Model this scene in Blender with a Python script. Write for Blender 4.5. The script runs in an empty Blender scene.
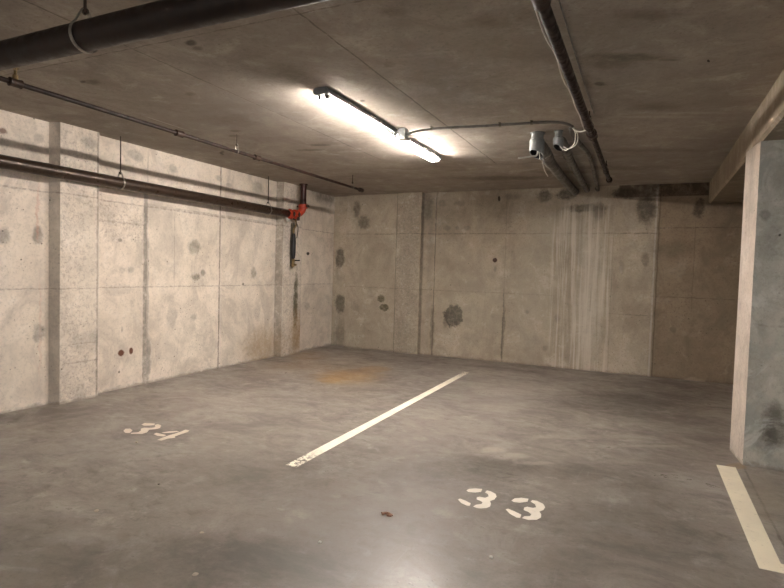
import bpy, bmesh, math, random
from mathutils import Vector, Matrix
random.seed(7)
scene = bpy.context.scene
COL = scene.collection

# ---------------------------------------------------------------- camera
FPX = 544.04
cam_data = bpy.data.cameras.new('camera')
cam_data.sensor_fit = 'HORIZONTAL'
cam_data.sensor_width = 36.0
cam_data.lens = 36.0 * FPX / 784.0
cam_data.clip_start = 0.05
cam = bpy.data.objects.new('camera', cam_data)
COL.objects.link(cam)
CF = Vector((-0.4225473, 0.9053696, -0.0419479))
CR = Vector((0.9052782, 0.4238402, 0.0288259))
CU = Vector((-0.0438773, 0.0257942, 0.9987039))
cam.matrix_world = Matrix(((CR.x, CU.x, -CF.x, 0.0), (CR.y, CU.y, -CF.y, 0.0), (CR.z, CU.z, -CF.z, 1.5), (0, 0, 0, 1)))
scene.camera = cam

# ---------------------------------------------------------------- world, exposure
world = bpy.data.worlds.new('world')
scene.world = world
world.use_nodes = True
bg = world.node_tree.nodes['Background']
bg.inputs[0].default_value = (0.93, 0.97, 1.0, 1)
bg.inputs[1].default_value = 0.12
vs = scene.view_settings
vs.view_transform = 'Standard'
vs.look = 'None'
vs.gamma = 1.0
vs.use_curve_mapping = False
vs.exposure = 3.15

TUBE_DIM = 24.0       # emission of the tubes in the first, older luminaire
TUBE_SINGLE = 60.0
TUBE_REAR = 27.0
TUBE_BRIGHT = 44.0    # emission of the tubes in the second luminaire
TUBE_COLOR = (1.0, 0.905, 0.835)

XL, YB, ZC = -5.64, 9.19, 2.93

# ---------------------------------------------------------------- mesh helpers
def obj(name, bm, mat, parent=None, smooth=False, angle=None):
    me = bpy.data.meshes.new(name)
    bmesh.ops.recalc_face_normals(bm, faces=bm.faces)
    bm.to_mesh(me); bm.free()
    for m in (mat if isinstance(mat, (list, tuple)) else [mat]):
        me.materials.append(m)
    if smooth:
        for pl in me.polygons: pl.use_smooth = True
        if angle:
            try: me.set_sharp_from_angle(angle=math.radians(angle))
            except Exception: pass
    o = bpy.data.objects.new(name, me)
    COL.objects.link(o)
    if parent is not None:
        o.parent = parent
        o.matrix_parent_inverse = Matrix.Translation(-parent.location)
    return o

def tag(o, label=None, cat=None, group=None, kind=None):
    if label: o['label'] = label
    if cat: o['category'] = cat
    if group: o['group'] = group
    if kind: o['kind'] = kind
    return o

def thing(name, loc, label, cat, group=None):
    o = bpy.data.objects.new(name, None)
    o.empty_display_size = 0.05
    COL.objects.link(o); o.location = loc
    return tag(o, label, cat, group)

def frame(d):
    d = d.normalized()
    a = Vector((0, 0, 1)) if abs(d.z) < 0.9 else Vector((0, 1, 0))
    u = d.cross(a).normalized(); v = d.cross(u).normalized()
    return u, v

def add_tube(bm, pts, r, seg=14, caps=True):
    """tube through pts; r a number or one radius per point"""
    pts = [Vector(q) for q in pts]; n = len(pts)
    rr = r if isinstance(r, (list, tuple)) else [r] * n
    rings = []; u = None
    for i, q in enumerate(pts):
        a = pts[max(i - 1, 0)]; b = pts[min(i + 1, n - 1)]
        if (b - a).length < 1e-6: d = prev
        else: d = (b - a).normalized()
        if u is None: u, _ = frame(d)
        u = (u - d * u.dot(d)).normalized(); v = d.cross(u); prev = d
        rings.append([bm.verts.new(q + (u * math.cos(t) + v * math.sin(t)) * rr[i])
                      for t in [2 * math.pi * k / seg for k in range(seg)]])
    for a, b in zip(rings, rings[1:]):
        for k in range(seg):
            bm.faces.new((a[k], a[(k + 1) % seg], b[(k + 1) % seg], b[k]))
    if caps:
        bm.faces.new(rings[0][::-1]); bm.faces.new(rings[-1])
    return rings

def add_cyl(bm, a, b, r, seg=18, bev=0.0):
    a, b = Vector(a), Vector(b)
    if bev:
        d = (b - a).normalized()
        add_tube(bm, [a, a + d * 1e-5 + d * bev * .01, a + d * bev, b - d * bev, b], [r - bev, r - bev * .9, r, r, r - bev], seg)
    else: add_tube(bm, [a, b], r, seg)

def smooth_path(pts, n=8):
    """Catmull-Rom through the points"""
    P = [Vector(q) for q in pts]; P = [P[0] * 2 - P[1]] + P + [P[-1] * 2 - P[-2]]
    out = []
    for i in range(1, len(P) - 2):
        for k in range(n):
            t = k / n
            out.append(0.5 * ((2 * P[i]) + (P[i + 1] - P[i - 1]) * t + (2 * P[i - 1] - 5 * P[i] + 4 * P[i + 1] - P[i + 2]) * t * t
                              + (3 * P[i] - P[i - 1] - 3 * P[i + 1] + P[i + 2]) * t ** 3))
    out.append(P[-2]); return out

def add_box(bm, lo, hi, bev=0.0):
    r = bmesh.ops.create_cube(bm, size=1.0)
    lo, hi = Vector(lo), Vector(hi)
    for v in r['verts']:
        v.co = Vector((lo[i] + (v.co[i] + 0.5) * (hi[i] - lo[i]) for i in range(3)))
    if bev:
        es = list({e for v in r['verts'] for e in v.link_edges})
        bmesh.ops.bevel(bm, geom=es, offset=bev, segments=2, affect='EDGES', profile=0.5)

def add_prism(bm, poly, z0, z1):
    """poly: list of (x, y); extruded in z"""
    lo = [bm.verts.new((x, y, z0)) for x, y in poly]
    hi = [bm.verts.new((x, y, z1)) for x, y in poly]
    n = len(poly)
    bm.faces.new(lo[::-1]); bm.faces.new(hi)
    for i in range(n): bm.faces.new((lo[i], lo[(i + 1) % n], hi[(i + 1) % n], hi[i]))

def add_profile_y(bm, prof, x, y0, y1, z):
    """prof: list of (dx, dz) swept along y"""
    a = [bm.verts.new((x + px, y0, z + pz)) for px, pz in prof]
    b = [bm.verts.new((x + px, y1, z + pz)) for px, pz in prof]
    n = len(prof)
    bm.faces.new(a[::-1]); bm.faces.new(b)
    for i in range(n): bm.faces.new((a[i], a[(i + 1) % n], b[(i + 1) % n], b[i]))

def add_ring(bm, c, axis, R, w, t, seg=28, a0=0, a1=360):
    """flat strap bent round an axis: radius R, width w along the axis, thickness t"""
    c = Vector(c); ax = Vector(axis).normalized(); u, v = frame(ax)
    full = abs(a1 - a0) >= 360
    n = seg if full else seg + 1
    loops = []
    for k in range(n):
        th = math.radians(a0 + (a1 - a0) * k / seg)
        d = u * math.cos(th) + v * math.sin(th)
        loops.append([bm.verts.new(c + d * rr + ax * h) for rr, h in ((R, -w / 2), (R + t, -w / 2), (R + t, w / 2), (R, w / 2))])
    m = n if full else n - 1
    for k in range(m):
        a, b = loops[k], loops[(k + 1) % n]
        for j in range(4): bm.faces.new((a[j], a[(j + 1) % 4], b[(j + 1) % 4], b[j]))
    if not full:
        bm.faces.new(loops[0][::-1]); bm.faces.new(loops[-1])

# ---------------------------------------------------------------- material helpers
class NT:
    def __init__(self, name):
        self.m = bpy.data.materials.new(name); self.m.use_nodes = True
        self.t = self.m.node_tree; self.n = self.t.nodes; self.l = self.t.links
        self.bsdf = self.n['Principled BSDF']; self.out = self.n['Material Output']
    def node(self, kind, **kw):
        nd = self.n.new(kind)
        for k, v in kw.items(): setattr(nd, k, v)
        return nd
    def put(self, sock, v):
        if isinstance(v, bpy.types.NodeSocket): self.l.new(v, sock)
        else: sock.default_value = v
    def math(self, op, a, b=None, c=None, clamp=False):
        nd = self.node('ShaderNodeMath', operation=op, use_clamp=clamp)
        self.put(nd.inputs[0], a)
        if b is not None: self.put(nd.inputs[1], b)
        if c is not None: self.put(nd.inputs[2], c)
        return nd.outputs[0]
    def vmath(self, op, a, b=None):
        nd = self.node('ShaderNodeVectorMath', operation=op)
        self.put(nd.inputs[0], a)
        if b is not None: self.put(nd.inputs[1], b)
        return nd.outputs['Value'] if op == 'LENGTH' else nd.outputs[0]
    def scale(self, a, s):
        nd = self.node('ShaderNodeVectorMath', operation='SCALE'); self.put(nd.inputs[0], a); nd.inputs['Scale'].default_value = s
        return nd.outputs[0]
    def noise(self, vec, scale, detail=4, rough=0.55, dist=0.0, color=False):
        nd = self.node('ShaderNodeTexNoise')
        nd.inputs['Scale'].default_value = scale; nd.inputs['Detail'].default_value = detail
        nd.inputs['Roughness'].default_value = rough; nd.inputs['Distortion'].default_value = dist
        self.l.new(vec, nd.inputs['Vector'])
        return nd.outputs['Color' if color else 0]
    def mapr(self, v, a, b, c=0.0, d=1.0, smooth=True):
        nd = self.node('ShaderNodeMapRange', interpolation_type='SMOOTHSTEP' if smooth else 'LINEAR')
        self.l.new(v, nd.inputs[0])
        for i, x in enumerate((a, b, c, d)): self.put(nd.inputs[i + 1], x)
        return nd.outputs[0]
    def mix(self, f, a, b, mode='MIX'):
        nd = self.node('ShaderNodeMix', data_type='RGBA', blend_type=mode)
        self.put(nd.inputs[0], f); self.put(nd.inputs[6], a); self.put(nd.inputs[7], b)
        return nd.outputs[2]
    def uv(self, i, j):
        tc = self.node('ShaderNodeTexCoord'); sp = self.node('ShaderNodeSeparateXYZ'); self.l.new(tc.outputs['Object'], sp.inputs[0])
        cb = self.node('ShaderNodeCombineXYZ'); self.l.new(sp.outputs[i], cb.inputs[0]); self.l.new(sp.outputs[j], cb.inputs[1])
        return tc.outputs['Object'], cb.outputs[0], sp.outputs[i], sp.outputs[j]
    def stretch(self, vec, s, rot=0.0):
        nd = self.node('ShaderNodeMapping'); self.l.new(vec, nd.inputs[0]); nd.inputs['Scale'].default_value = s
        nd.inputs['Rotation'].default_value = (0, 0, math.radians(rot))
        return nd.outputs[0]
    def blob(self, vec, cx, cy, rx, ry, rot, op, soft):
        nd = self.node('ShaderNodeMapping', vector_type='TEXTURE'); self.l.new(vec, nd.inputs[0])
        nd.inputs['Location'].default_value = (cx, cy, 0); nd.inputs['Rotation'].default_value = (0, 0, math.radians(rot))
        nd.inputs['Scale'].default_value = (rx, ry, 1)
        L = self.math('MULTIPLY_ADD', self.rag, 1.5, self.vmath('LENGTH', nd.outputs[0]))
        return self.mapr(L, 1 + soft * .8, 1 - soft * .8, 0.0, op)
    def line(self, coord, at, half, edge=.4):
        """mask of a thin band around coord == at"""
        d = self.math('ABSOLUTE', self.math('SUBTRACT', coord, at))
        return self.mapr(d, half * (1 + edge), half * (1 - edge), 0.0, 1.0)
    def span(self, coord, a, b, e=.01):
        return self.math('MULTIPLY', self.mapr(coord, a - e, a + e), self.mapr(coord, b + e, b - e))

def rgb(h):
    """hex sRGB to linear"""
    c = [int(h[i:i + 2], 16) / 255 for i in (0, 2, 4)]
    return tuple((x / 12.92 if x <= .04045 else ((x + .055) / 1.055) ** 2.4) for x in c) + (1,)

KIND = {'dark': '4f4a42', 'grey': '77726a', 'black': '1c1814', 'olive': '4d4833', 'rust': '5a2d17', 'rustdk': '3a1b10', 'pink': 'b57a62',
        'ochre': '8c6a34', 'light': 'c9c1b2', 'white': 'cfc8bb', 'mould': '35312b', 'orange': 'a07a3c', 'scuff': 'a8a096',
        'fdark': '3f3b37', 'fblack': '26211c', 'flight': '88837d', 'ftan': '8f8270'}

def concrete(name, ij, base, base2, stains=(), vlines=(), hlines=(), rough=0.88, pits=1.0, rough_zones=(), extra=None, bump=0.5, grain=None, mottle=1.0, ground=None):
    """cast concrete. vlines: (u, halfwidth, strength, v0, v1); hlines: (v, halfwidth, strength, u0, u1)"""
    t = NT(name)
    P3, uv, U, V = t.uv(*ij)
    big = t.noise(P3, 0.9, 5, .6, .3); med = t.noise(P3, 4.5, 6, .62, .4); fine = t.noise(P3, 38, 4, .7)
    warp = t.noise(P3, 7.0, 4, .6, color=True)
    wv = t.vmath('ADD', uv, t.scale(t.vmath('SUBTRACT', warp, (.5, .5, .5)), .11))
    wv2 = t.vmath('ADD', uv, t.scale(t.vmath('SUBTRACT', warp, (.5, .5, .5)), .03))
    sp = t.node('ShaderNodeSeparateXYZ'); t.l.new(wv2, sp.inputs[0]); WU, WV = sp.outputs[0], sp.outputs[1]
    col = t.mix(t.mapr(big, .35, .66), base, base2)
    cld = t.noise(t.stretch(P3, (1.0, 1.0, .6)), 2.1, 7, .70, .8)
    col = t.mix(t.mapr(cld, .49, .64, 0, .58 * mottle), col, t.mix(.55, base, (0.16, .13, .105, 1)))
    col = t.mix(t.mapr(cld, .46, .32, 0, .35 * mottle), col, t.mix(.45, base, (0.85, .81, .74, 1)))
    vein = t.math('ABSOLUTE', t.math('SUBTRACT', t.noise(P3, 3.3, 7, .68, 1.2), .5))
    col = t.mix(t.mapr(vein, .012, .0, 0, .28 * mottle), col, t.mix(.6, base, (0.12, .10, .085, 1)))
    col = t.mix(t.mapr(med, .44, .70, 0, .38), col, t.mix(.62, base, (0.12, .105, .09, 1)))
    col = t.mix(t.mapr(med, .44, .28, 0, .40), col, t.mix(.5, base, (0.80, .76, .70, 1)))
    col = t.mix(t.mapr(fine, .48, .72, 0, .50), col, t.mix(.6, base, (0.10, .09, .08, 1)))
    h = t.math('MULTIPLY', med, .35); h = t.math('ADD', h, t.math('MULTIPLY', fine, .10))
    if grain:   # marks of the boards the slab was poured on
        g = t.noise(t.stretch(uv, grain), 6, 5, .6, .2)
        col = t.mix(t.mapr(g, .55, .74, 0, .30), col, t.mix(.6, base, (.06, .045, .035, 1)))
    # bug holes
    if pits:
        vo = t.node('ShaderNodeTexVoronoi'); t.l.new(P3, vo.inputs['Vector']); vo.inputs['Scale'].default_value = 9.0
        sel = t.mapr(t.noise(P3, 5.1, 2), .52, .60)
        pit = t.math('MULTIPLY', t.mapr(vo.outputs['Distance'], .095, .055), sel)
        col = t.mix(t.math('MULTIPLY', pit, .8 * pits), col, (.06, .047, .035, 1)); h = t.math('SUBTRACT', h, pit)
        vo = t.node('ShaderNodeTexVoronoi'); t.l.new(P3, vo.inputs['Vector']); vo.inputs['Scale'].default_value = 20.0
        sel = t.mapr(t.noise(P3, 2.7, 4), .50, .62)
        pit = t.math('MULTIPLY', t.mapr(vo.outputs['Distance'], .17, .10), sel)
        col = t.mix(t.math('MULTIPLY', pit, .6 * pits), col, (.11, .09, .07, 1)); h = t.math('SUBTRACT', h, pit)
        ft = t.mapr(t.math('ADD', t.math('MULTIPLY', t.noise(P3, 9, 6, .7), .12), V), .10, .065) if ij[1] == 2 else None
        if ft is not None: col = t.mix(t.math('MULTIPLY', ft, .55), col, (.20, .165, .13, 1))
    for (a, b, c, d) in rough_zones:    # rough, badly compacted surface
        z = t.math('MULTIPLY', t.span(WU, a, b, .012), t.span(WV, c, d, .03))
        cr = t.noise(P3, 26, 6, .75, .6)
        col = t.mix(t.math('MULTIPLY', z, t.mapr(cr, .48, .64, 0, .50)), col, (.22, .195, .17, 1))
        col = t.mix(t.math('MULTIPLY', z, t.mapr(cr, .46, .36, 0, .30)), col, (.72, .69, .64, 1))
        h = t.math('ADD', h, t.math('MULTIPLY', z, t.math('MULTIPLY', cr, .9)))
    if ground: col, h = ground(t, P3, uv, U, V, col, h)
    crack = t.noise(P3, 14, 5, .7)
    for (u, w, s, v0, v1) in vlines:
        m = t.math('MULTIPLY', t.line(WU, u, w), t.mapr(crack, .30, .56, .35, 1))
        if v0 is not None: m = t.math('MULTIPLY', m, t.span(V, v0, v1, .1))
        m = t.math('MULTIPLY', m, abs(s)); col = t.mix(m, col, (.10, .085, .07, 1) if s > 0 else (.62, .57, .50, 1)); h = t.math('SUBTRACT', h, t.math('MULTIPLY', m, 1.2))
    for (v, w, s, u0, u1) in hlines:
        m = t.math('MULTIPLY', t.line(WV, v, w), t.mapr(crack, .36, .60, .15, 1))
        if u0 is not None: m = t.math('MULTIPLY', m, t.span(U, u0, u1, .1))
        m = t.math('MULTIPLY', m, abs(s)); col = t.mix(m, col, (.15, .12, .10, 1) if s > 0 else (.62, .57, .50, 1)); h = t.math('SUBTRACT', h, t.math('MULTIPLY', m, .6))
    t.rag = t.math('SUBTRACT', t.math('ADD', t.math('MULTIPLY', t.noise(P3, 11, 6, .68, .3), .7), t.math('MULTIPLY', t.noise(P3, 50, 3, .6), .3)), .5)
    mot = t.mapr(t.noise(P3, 16, 5, .65), .30, .60, .62, 1.0)
    for (cx, cy, rx, ry, rot, kind, op, soft) in stains:
        m = t.blob(wv if max(rx, ry) > .08 else wv2, cx, cy, rx, ry, rot, op, soft)
        if kind not in ('rust', 'black', 'rustdk'): m = t.math('MULTIPLY', m, mot)
        col = t.mix(m, col, rgb(KIND[kind]))
    if extra: col, h = extra(t, P3, uv, U, V, col, h)
    t.l.new(col, t.bsdf.inputs['Base Color'])
    t.put(t.bsdf.inputs['Roughness'], rough)
    t.bsdf.inputs['Specular IOR Level'].default_value = .3
    bp = t.node('ShaderNodeBump'); bp.inputs['Strength'].default_value = bump; bp.inputs['Distance'].default_value = .012
    t.l.new(h, bp.inputs['Height']); t.l.new(bp.outputs[0], t.bsdf.inputs['Normal'])
    return t.m

def simple(name, hexc, rough=.5, metal=0.0, var=None, scale=30, bump=0.0, amount=.6, spec=.5):
    t = NT(name); P3, uv, U, V = t.uv(0, 1)
    c = rgb(hexc)
    if var:
        n = t.noise(P3, scale, 5, .65, .3); col = t.mix(t.mapr(n, .42, .64, 0, amount), c, rgb(var)); t.l.new(col, t.bsdf.inputs['Base Color'])
        t.l.new(t.mapr(n, .35, .65, rough * .8, min(1, rough * 1.3)), t.bsdf.inputs['Roughness'])
        if bump:
            bp = t.node('ShaderNodeBump'); bp.inputs['Strength'].default_value = bump; bp.inputs['Distance'].default_value = .004
            t.l.new(n, bp.inputs['Height']); t.l.new(bp.outputs[0], t.bsdf.inputs['Normal'])
    else:
        t.bsdf.inputs['Base Color'].default_value = c; t.bsdf.inputs['Roughness'].default_value = rough
    t.bsdf.inputs['Metallic'].default_value = metal; t.bsdf.inputs['Specular IOR Level'].default_value = spec
    return t.m

STAINS_LEFT = [
    (3.177, 2.732, 0.036, 0.028, 0, 'rust', 0.7, 0.5),
    (3.518, 2.745, 0.05, 0.05, 0, 'grey', 0.4, 0.5),
    (3.185, 1.731, 0.054, 0.077, 0, 'dark', 0.55, 0.5),
    (3.509, 1.754, 0.05, 0.092, 0, 'dark', 0.6, 0.5),
    (3.509, 1.998, 0.015, 0.284, 0, 'pink', 0.35, 0.5),
    (3.531, 0.789, 0.012, 0.518, 0, 'pink', 0.2, 0.5),
    (3.993, 2.79, 0.081, 0.065, 0, 'grey', 0.5, 0.5),
    (4.674, 2.798, 0.113, 0.06, 0, 'grey', 0.5, 0.5),
    (5.241, 2.745, 0.066, 0.051, 0, 'grey', 0.5, 0.5),
    (3.521, 0.759, 0.061, 0.083, 0, 'grey', 0.7, 0.5),
    (4.494, 1.421, 0.041, 0.036, 0, 'grey', 0.4, 0.5),
    (4.618, 1.423, 0.042, 0.036, 0, 'grey', 0.4, 0.5),
    (4.489, 0.431, 0.041, 0.038, 0, 'rust', 0.95, 0.3),
    (4.628, 0.438, 0.031, 0.037, 0, 'rust', 0.95, 0.3),
    (5.254, 0.787, 0.084, 0.146, 0, 'grey', 0.4, 0.5),
    (5.622, 1.753, 0.109, 0.096, 0, 'olive', 0.6, 0.5),
    (5.657, 1.341, 0.083, 0.041, 0, 'olive', 0.7, 0.5),
    (5.796, 1.403, 0.048, 0.042, 0, 'dark', 0.6, 0.5),
    (6.876, 1.414, 0.06, 0.095, 0, 'olive', 0.5, 0.5),
    (6.635, 1.235, 0.028, 0.02, 0, 'dark', 0.8, 0.5),
    (6.982, 0.783, 0.074, 0.129, 0, 'grey', 0.3, 0.5),
    (7.124, 0.218, 0.41, 0.264, 0, 'ochre', 0.5, 0.9),
    (5.639, 0.788, 0.055, 0.042, 0, 'grey', 0.4, 0.5),
    (8.395, 1.777, 0.049, 0.029, 0, 'black', 0.9, 0.3),
    (8.4, 0.814, 0.098, 0.055, 0, 'grey', 0.4, 0.5),
    (7.869, 0.944, 0.065, 0.457, 0, 'olive', 0.9, 0.5),
    (7.92, 0.323, 0.18, 0.391, 0, 'ochre', 0.7, 0.9),
    (4.463, 1.774, 0.027, 0.023, 0, 'dark', 0.6, 0.5),
    (4.455, 1.184, 0.189, 0.059, 0, 'grey', 0.3, 0.5),
    (4.5, 0.718, 0.014, 0.036, 0, 'grey', 0.5, 0.5),
    (4.464, 0.207, 0.014, 0.016, 0, 'dark', 0.8, 0.5),
    (4.025, 1.304, 0.142, 0.555, 0, 'light', 0.35, 0.9),
    (3.969, 0.641, 0.164, 0.089, 0, 'grey', 0.3, 0.5),
    (8.928, 2.88, 0.427, 0.113, 0, 'dark', 0.6, 0.8),
    (8.61, 3.003, 0.269, 0.073, 0, 'dark', 0.3, 0.5),
    (6.95, 2.755, 0.122, 0.094, 0, 'grey', 0.5, 0.5),
    (6.081, 2.768, 0.06, 0.043, 0, 'grey', 0.5, 0.5),
    (6.29, 2.7, 0.063, 0.029, 0, 'dark', 0.4, 0.5),
    (8.125, 2.186, 0.247, 0.355, 0, 'light', 0.2, 0.5),
    (3.193, 0.72, 0.018, 0.02, 0, 'light', 0.8, 0.3),
    (5.043, 1.938, 0.315, 0.38, 0, 'light', 0.2, 0.9),
    (3.745, -0.091, 0.331, 0.043, 0, 'ochre', 0.2, 0.5),
    (3.891, 0.098, 0.069, 0.111, 0, 'grey', 0.3, 0.5),
    (4.879, 0.294, 0.04, 0.305, 0, 'grey', 0.7, 0.5),
    (4.853, 1.177, 0.024, 0.75, 0, 'grey', 0.5, 0.5),
    (4.827, 2.106, 0.022, 0.369, 0, 'grey', 0.5, 0.5),
]
STAINS_BACK = [
    (-5.08, 2.669, 0.07, 0.152, 0, 'dark', 0.65, 0.5),
    (-4.921, 2.419, 0.129, 0.123, 0, 'dark', 0.7, 0.5),
    (-4.515, 0.979, 0.073, 0.066, 0, 'olive', 0.8, 0.25),
    (-4.447, 0.813, 0.104, 0.06, 0, 'olive', 0.85, 0.25),
    (-5.077, 0.796, 0.088, 0.077, 0, 'grey', 0.3, 0.5),
    (-5.486, 1.726, 0.102, 0.195, 0, 'dark', 0.8, 0.25),
    (-5.449, 0.827, 0.113, 0.176, 0, 'dark', 0.75, 0.35),
    (-5.454, 0.217, 0.159, 0.275, 0, 'dark', 0.5, 0.8),
    (-3.624, 2.673, 0.077, 0.251, 0, 'dark', 0.55, 0.5),
    (-3.359, 2.738, 0.076, 0.053, 0, 'grey', 0.5, 0.5),
    (-3.024, 2.729, 0.092, 0.052, 0, 'grey', 0.5, 0.5),
    (-2.333, 2.778, 0.022, 0.044, 0, 'black', 0.9, 0.3),
    (-3.083, 0.736, 0.177, 0.195, 0, 'dark', 0.95, 0.15),
    (-3.21, 0.639, 0.056, 0.125, 0, 'dark', 0.5, 0.5),
    (-2.364, 1.741, 0.036, 0.036, 0, 'rustdk', 1, 0.2),
    (-2.358, 1.588, 0.026, 0.051, 0, 'grey', 0.6, 0.5),
    (-2.363, 0.78, 0.044, 0.043, 0, 'grey', 0.35, 0.5),
    (-3.249, 2.293, 0.056, 0.053, 0, 'grey', 0.5, 0.5),
    (-3.063, 2.292, 0.037, 0.035, 0, 'grey', 0.5, 0.5),
    (-2.88, 2.291, 0.054, 0.044, 0, 'grey', 0.5, 0.5),
    (-2.113, 2.805, 0.152, 0.05, 0, 'grey', 0.5, 0.5),
    (-1.57, 2.804, 0.112, 0.098, 0, 'mould', 0.7, 0.5),
    (-1.24, 2.826, 0.14, 0.096, 0, 'mould', 0.8, 0.5),
    (-0.939, 2.594, 0.302, 0.063, 0, 'mould', 0.7, 0.5),
    (-0.742, 2.527, 0.089, 0.126, 0, 'mould', 0.5, 0.5),
    (-0.348, 2.811, 0.199, 0.077, 0, 'mould', 0.9, 0.5),
    (-0.057, 2.574, 0.125, 0.228, 0, 'mould', 0.7, 0.5),
    (0.664, 2.557, 0.077, 0.132, 0, 'dark', 0.8, 0.3),
    (-0.036, 1.782, 0.049, 0.107, 0, 'dark', 0.5, 0.5),
    (-0.37, 1.667, 0.043, 0.093, 0, 'grey', 0.4, 0.5),
    (0.325, 1.938, 0.214, 0.12, 0, 'dark', 0.35, 0.8),
    (0.218, 1.635, 0.081, 0.302, 0, 'light', 0.2, 0.9),
    (-0.81, 1.291, 0.165, 1.274, 0, 'white', 0.45, 0.7),
    (-3.553, 1.721, 0.058, 1.26, 0, 'grey', 0.3, 0.8),
    (-3.471, 0.459, 0.039, 0.398, 0, 'dark', 0.5, 0.5),
    (-2.181, 0.552, 0.027, 0.547, 0, 'dark', 0.6, 0.5),
    (-1.704, 1.254, 0.295, 0.998, 0, 'light', 0.25, 0.9),
    (-1.31, 2.247, 0.393, 0.227, 0, 'light', 0.35, 0.9),
    (-1.788, 0.883, 0.033, 0.033, 0, 'grey', 0.5, 0.5),
    (-1.471, 0.304, 0.048, 0.041, 0, 'grey', 0.5, 0.5),
    (-1.299, 0.796, 0.047, 0.065, 0, 'grey', 0.4, 0.5),
    (-2.608, 1.218, 0.534, 0.693, 0, 'light', 0.15, 0.9),
    (-4.027, 1.16, 0.201, 1.106, 0, 'grey', 0.25, 0.9),
    (-4.227, 1.709, 0.02, 0.056, 0, 'grey', 0.5, 0.5),
    (0.703, 0.014, 0.117, 0.037, 0, 'white', 0.6, 0.5),
    (0.392, 0.737, 0.04, 0.045, 0, 'grey', 0.5, 0.5),
    (-0.647, 0.98, 0.118, 0.127, 0, 'light', 0.3, 0.5),
    (-3.389, 2.525, 0.379, 0.32, 0, 'dark', 0.3, 0.9),
    (-1.973, 2.667, 1.003, 0.233, 0, 'dark', 0.25, 0.9),
]
STAINS_CEILING = [
    (-4.052, 2.942, 0.09, 0.048, 176.1, 'dark', 0.5, 0.5),
    (-4.123, 2.916, 0.036, 0.016, 156.4, 'black', 0.5, 0.5),
    (-2.717, 2.667, 0.053, 0.029, 147.4, 'black', 0.6, 0.5),
    (-2.74, 2.742, 0.041, 0.027, 165.7, 'dark', 0.5, 0.5),
    (-3.523, 3.444, 0.059, 0.036, 175.7, 'dark', 0.4, 0.5),
    (-1.323, 2.768, 0.078, 0.058, -162.5, 'dark', 0.4, 0.5),
    (-3.708, 4.204, 0.27, 0.164, -177.4, 'dark', 0.35, 0.9),
    (-2.459, 3.372, 0.248, 0.188, 169.4, 'dark', 0.4, 0.9),
    (-0.149, 3.889, 0.24, 0.049, -158.3, 'dark', 0.6, 0.9),
    (-0.285, 3.946, 0.147, 0.085, -149.6, 'dark', 0.5, 0.9),
    (-0.461, 4.269, 0.175, 0.035, 94.7, 'dark', 0.4, 0.9),
    (-0.047, 3.309, 0.15, 0.057, -154.5, 'dark', 0.4, 0.9),
    (0.3, 4.13, 0.025, 0.007, 82.2, 'black', 0.9, 0.3),
    (-0.377, 4.345, 0.047, 0.033, 75.4, 'black', 0.5, 0.5),
    (-0, 5.076, 0.206, 0.107, -152, 'dark', 0.45, 0.8),
    (0.004, 5.388, 0.34, 0.037, -160.5, 'light', 0.4, 0.8),
    (0.274, 5.354, 0.328, 0.029, -160.5, 'light', 0.35, 0.8),
    (-0.302, 5.87, 0.193, 0.095, -155.9, 'light', 0.25, 0.8),
    (-2.041, 8.052, 0.657, 0.172, -164.4, 'dark', 0.55, 0.8),
    (-1.145, 7.805, 0.399, 0.112, -163.3, 'dark', 0.4, 0.8),
    (-0.029, 6.743, 0.636, 0.099, -161.9, 'dark', 0.3, 0.8),
    (-0.498, 7.696, 0.625, 0.136, -163, 'dark', 0.35, 0.8),
    (-1.672, 3.441, 0.055, 0.041, 121.5, 'grey', 0.5, 0.5),
    (-0.691, 3.647, 0.256, 0.098, -157.2, 'dark', 0.25, 0.9),
    (-0.786, 3.082, 0.169, 0.121, -149.8, 'dark', 0.3, 0.9),
    (-4.931, 5.363, 0.128, 0.024, 133.4, 'black', 0.6, 0.5),
    (0.063, 4.023, 0.064, 0.017, -157.4, 'dark', 0.5, 0.5),
    (-1.423, 4.233, 0.504, 0.476, 90.5, 'dark', 0.25, 0.9),
    (-2.568, 4.39, 0.032, 0.014, 122.3, 'black', 0.8, 0.5),
    (-2.238, 4.104, 0.027, 0.017, 123.3, 'black', 0.7, 0.5),
    (-3.481, 5.377, 0.12, 0.059, -167, 'dark', 0.6, 0.5),
    (-3.766, 5.556, 0.175, 0.064, -165, 'dark', 0.5, 0.5),
    (-4.003, 4.542, 0.069, 0.039, -173.8, 'dark', 0.6, 0.5),
    (-4.165, 4.711, 0.063, 0.04, 176.4, 'dark', 0.6, 0.5),
    (-0.909, 6.111, 0.628, 0.136, -161.5, 'grey', 0.3, 0.8),
    (-1.388, 3.472, 0.44, 0.404, 112.9, 'grey', 0.2, 0.9),
]
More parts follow.
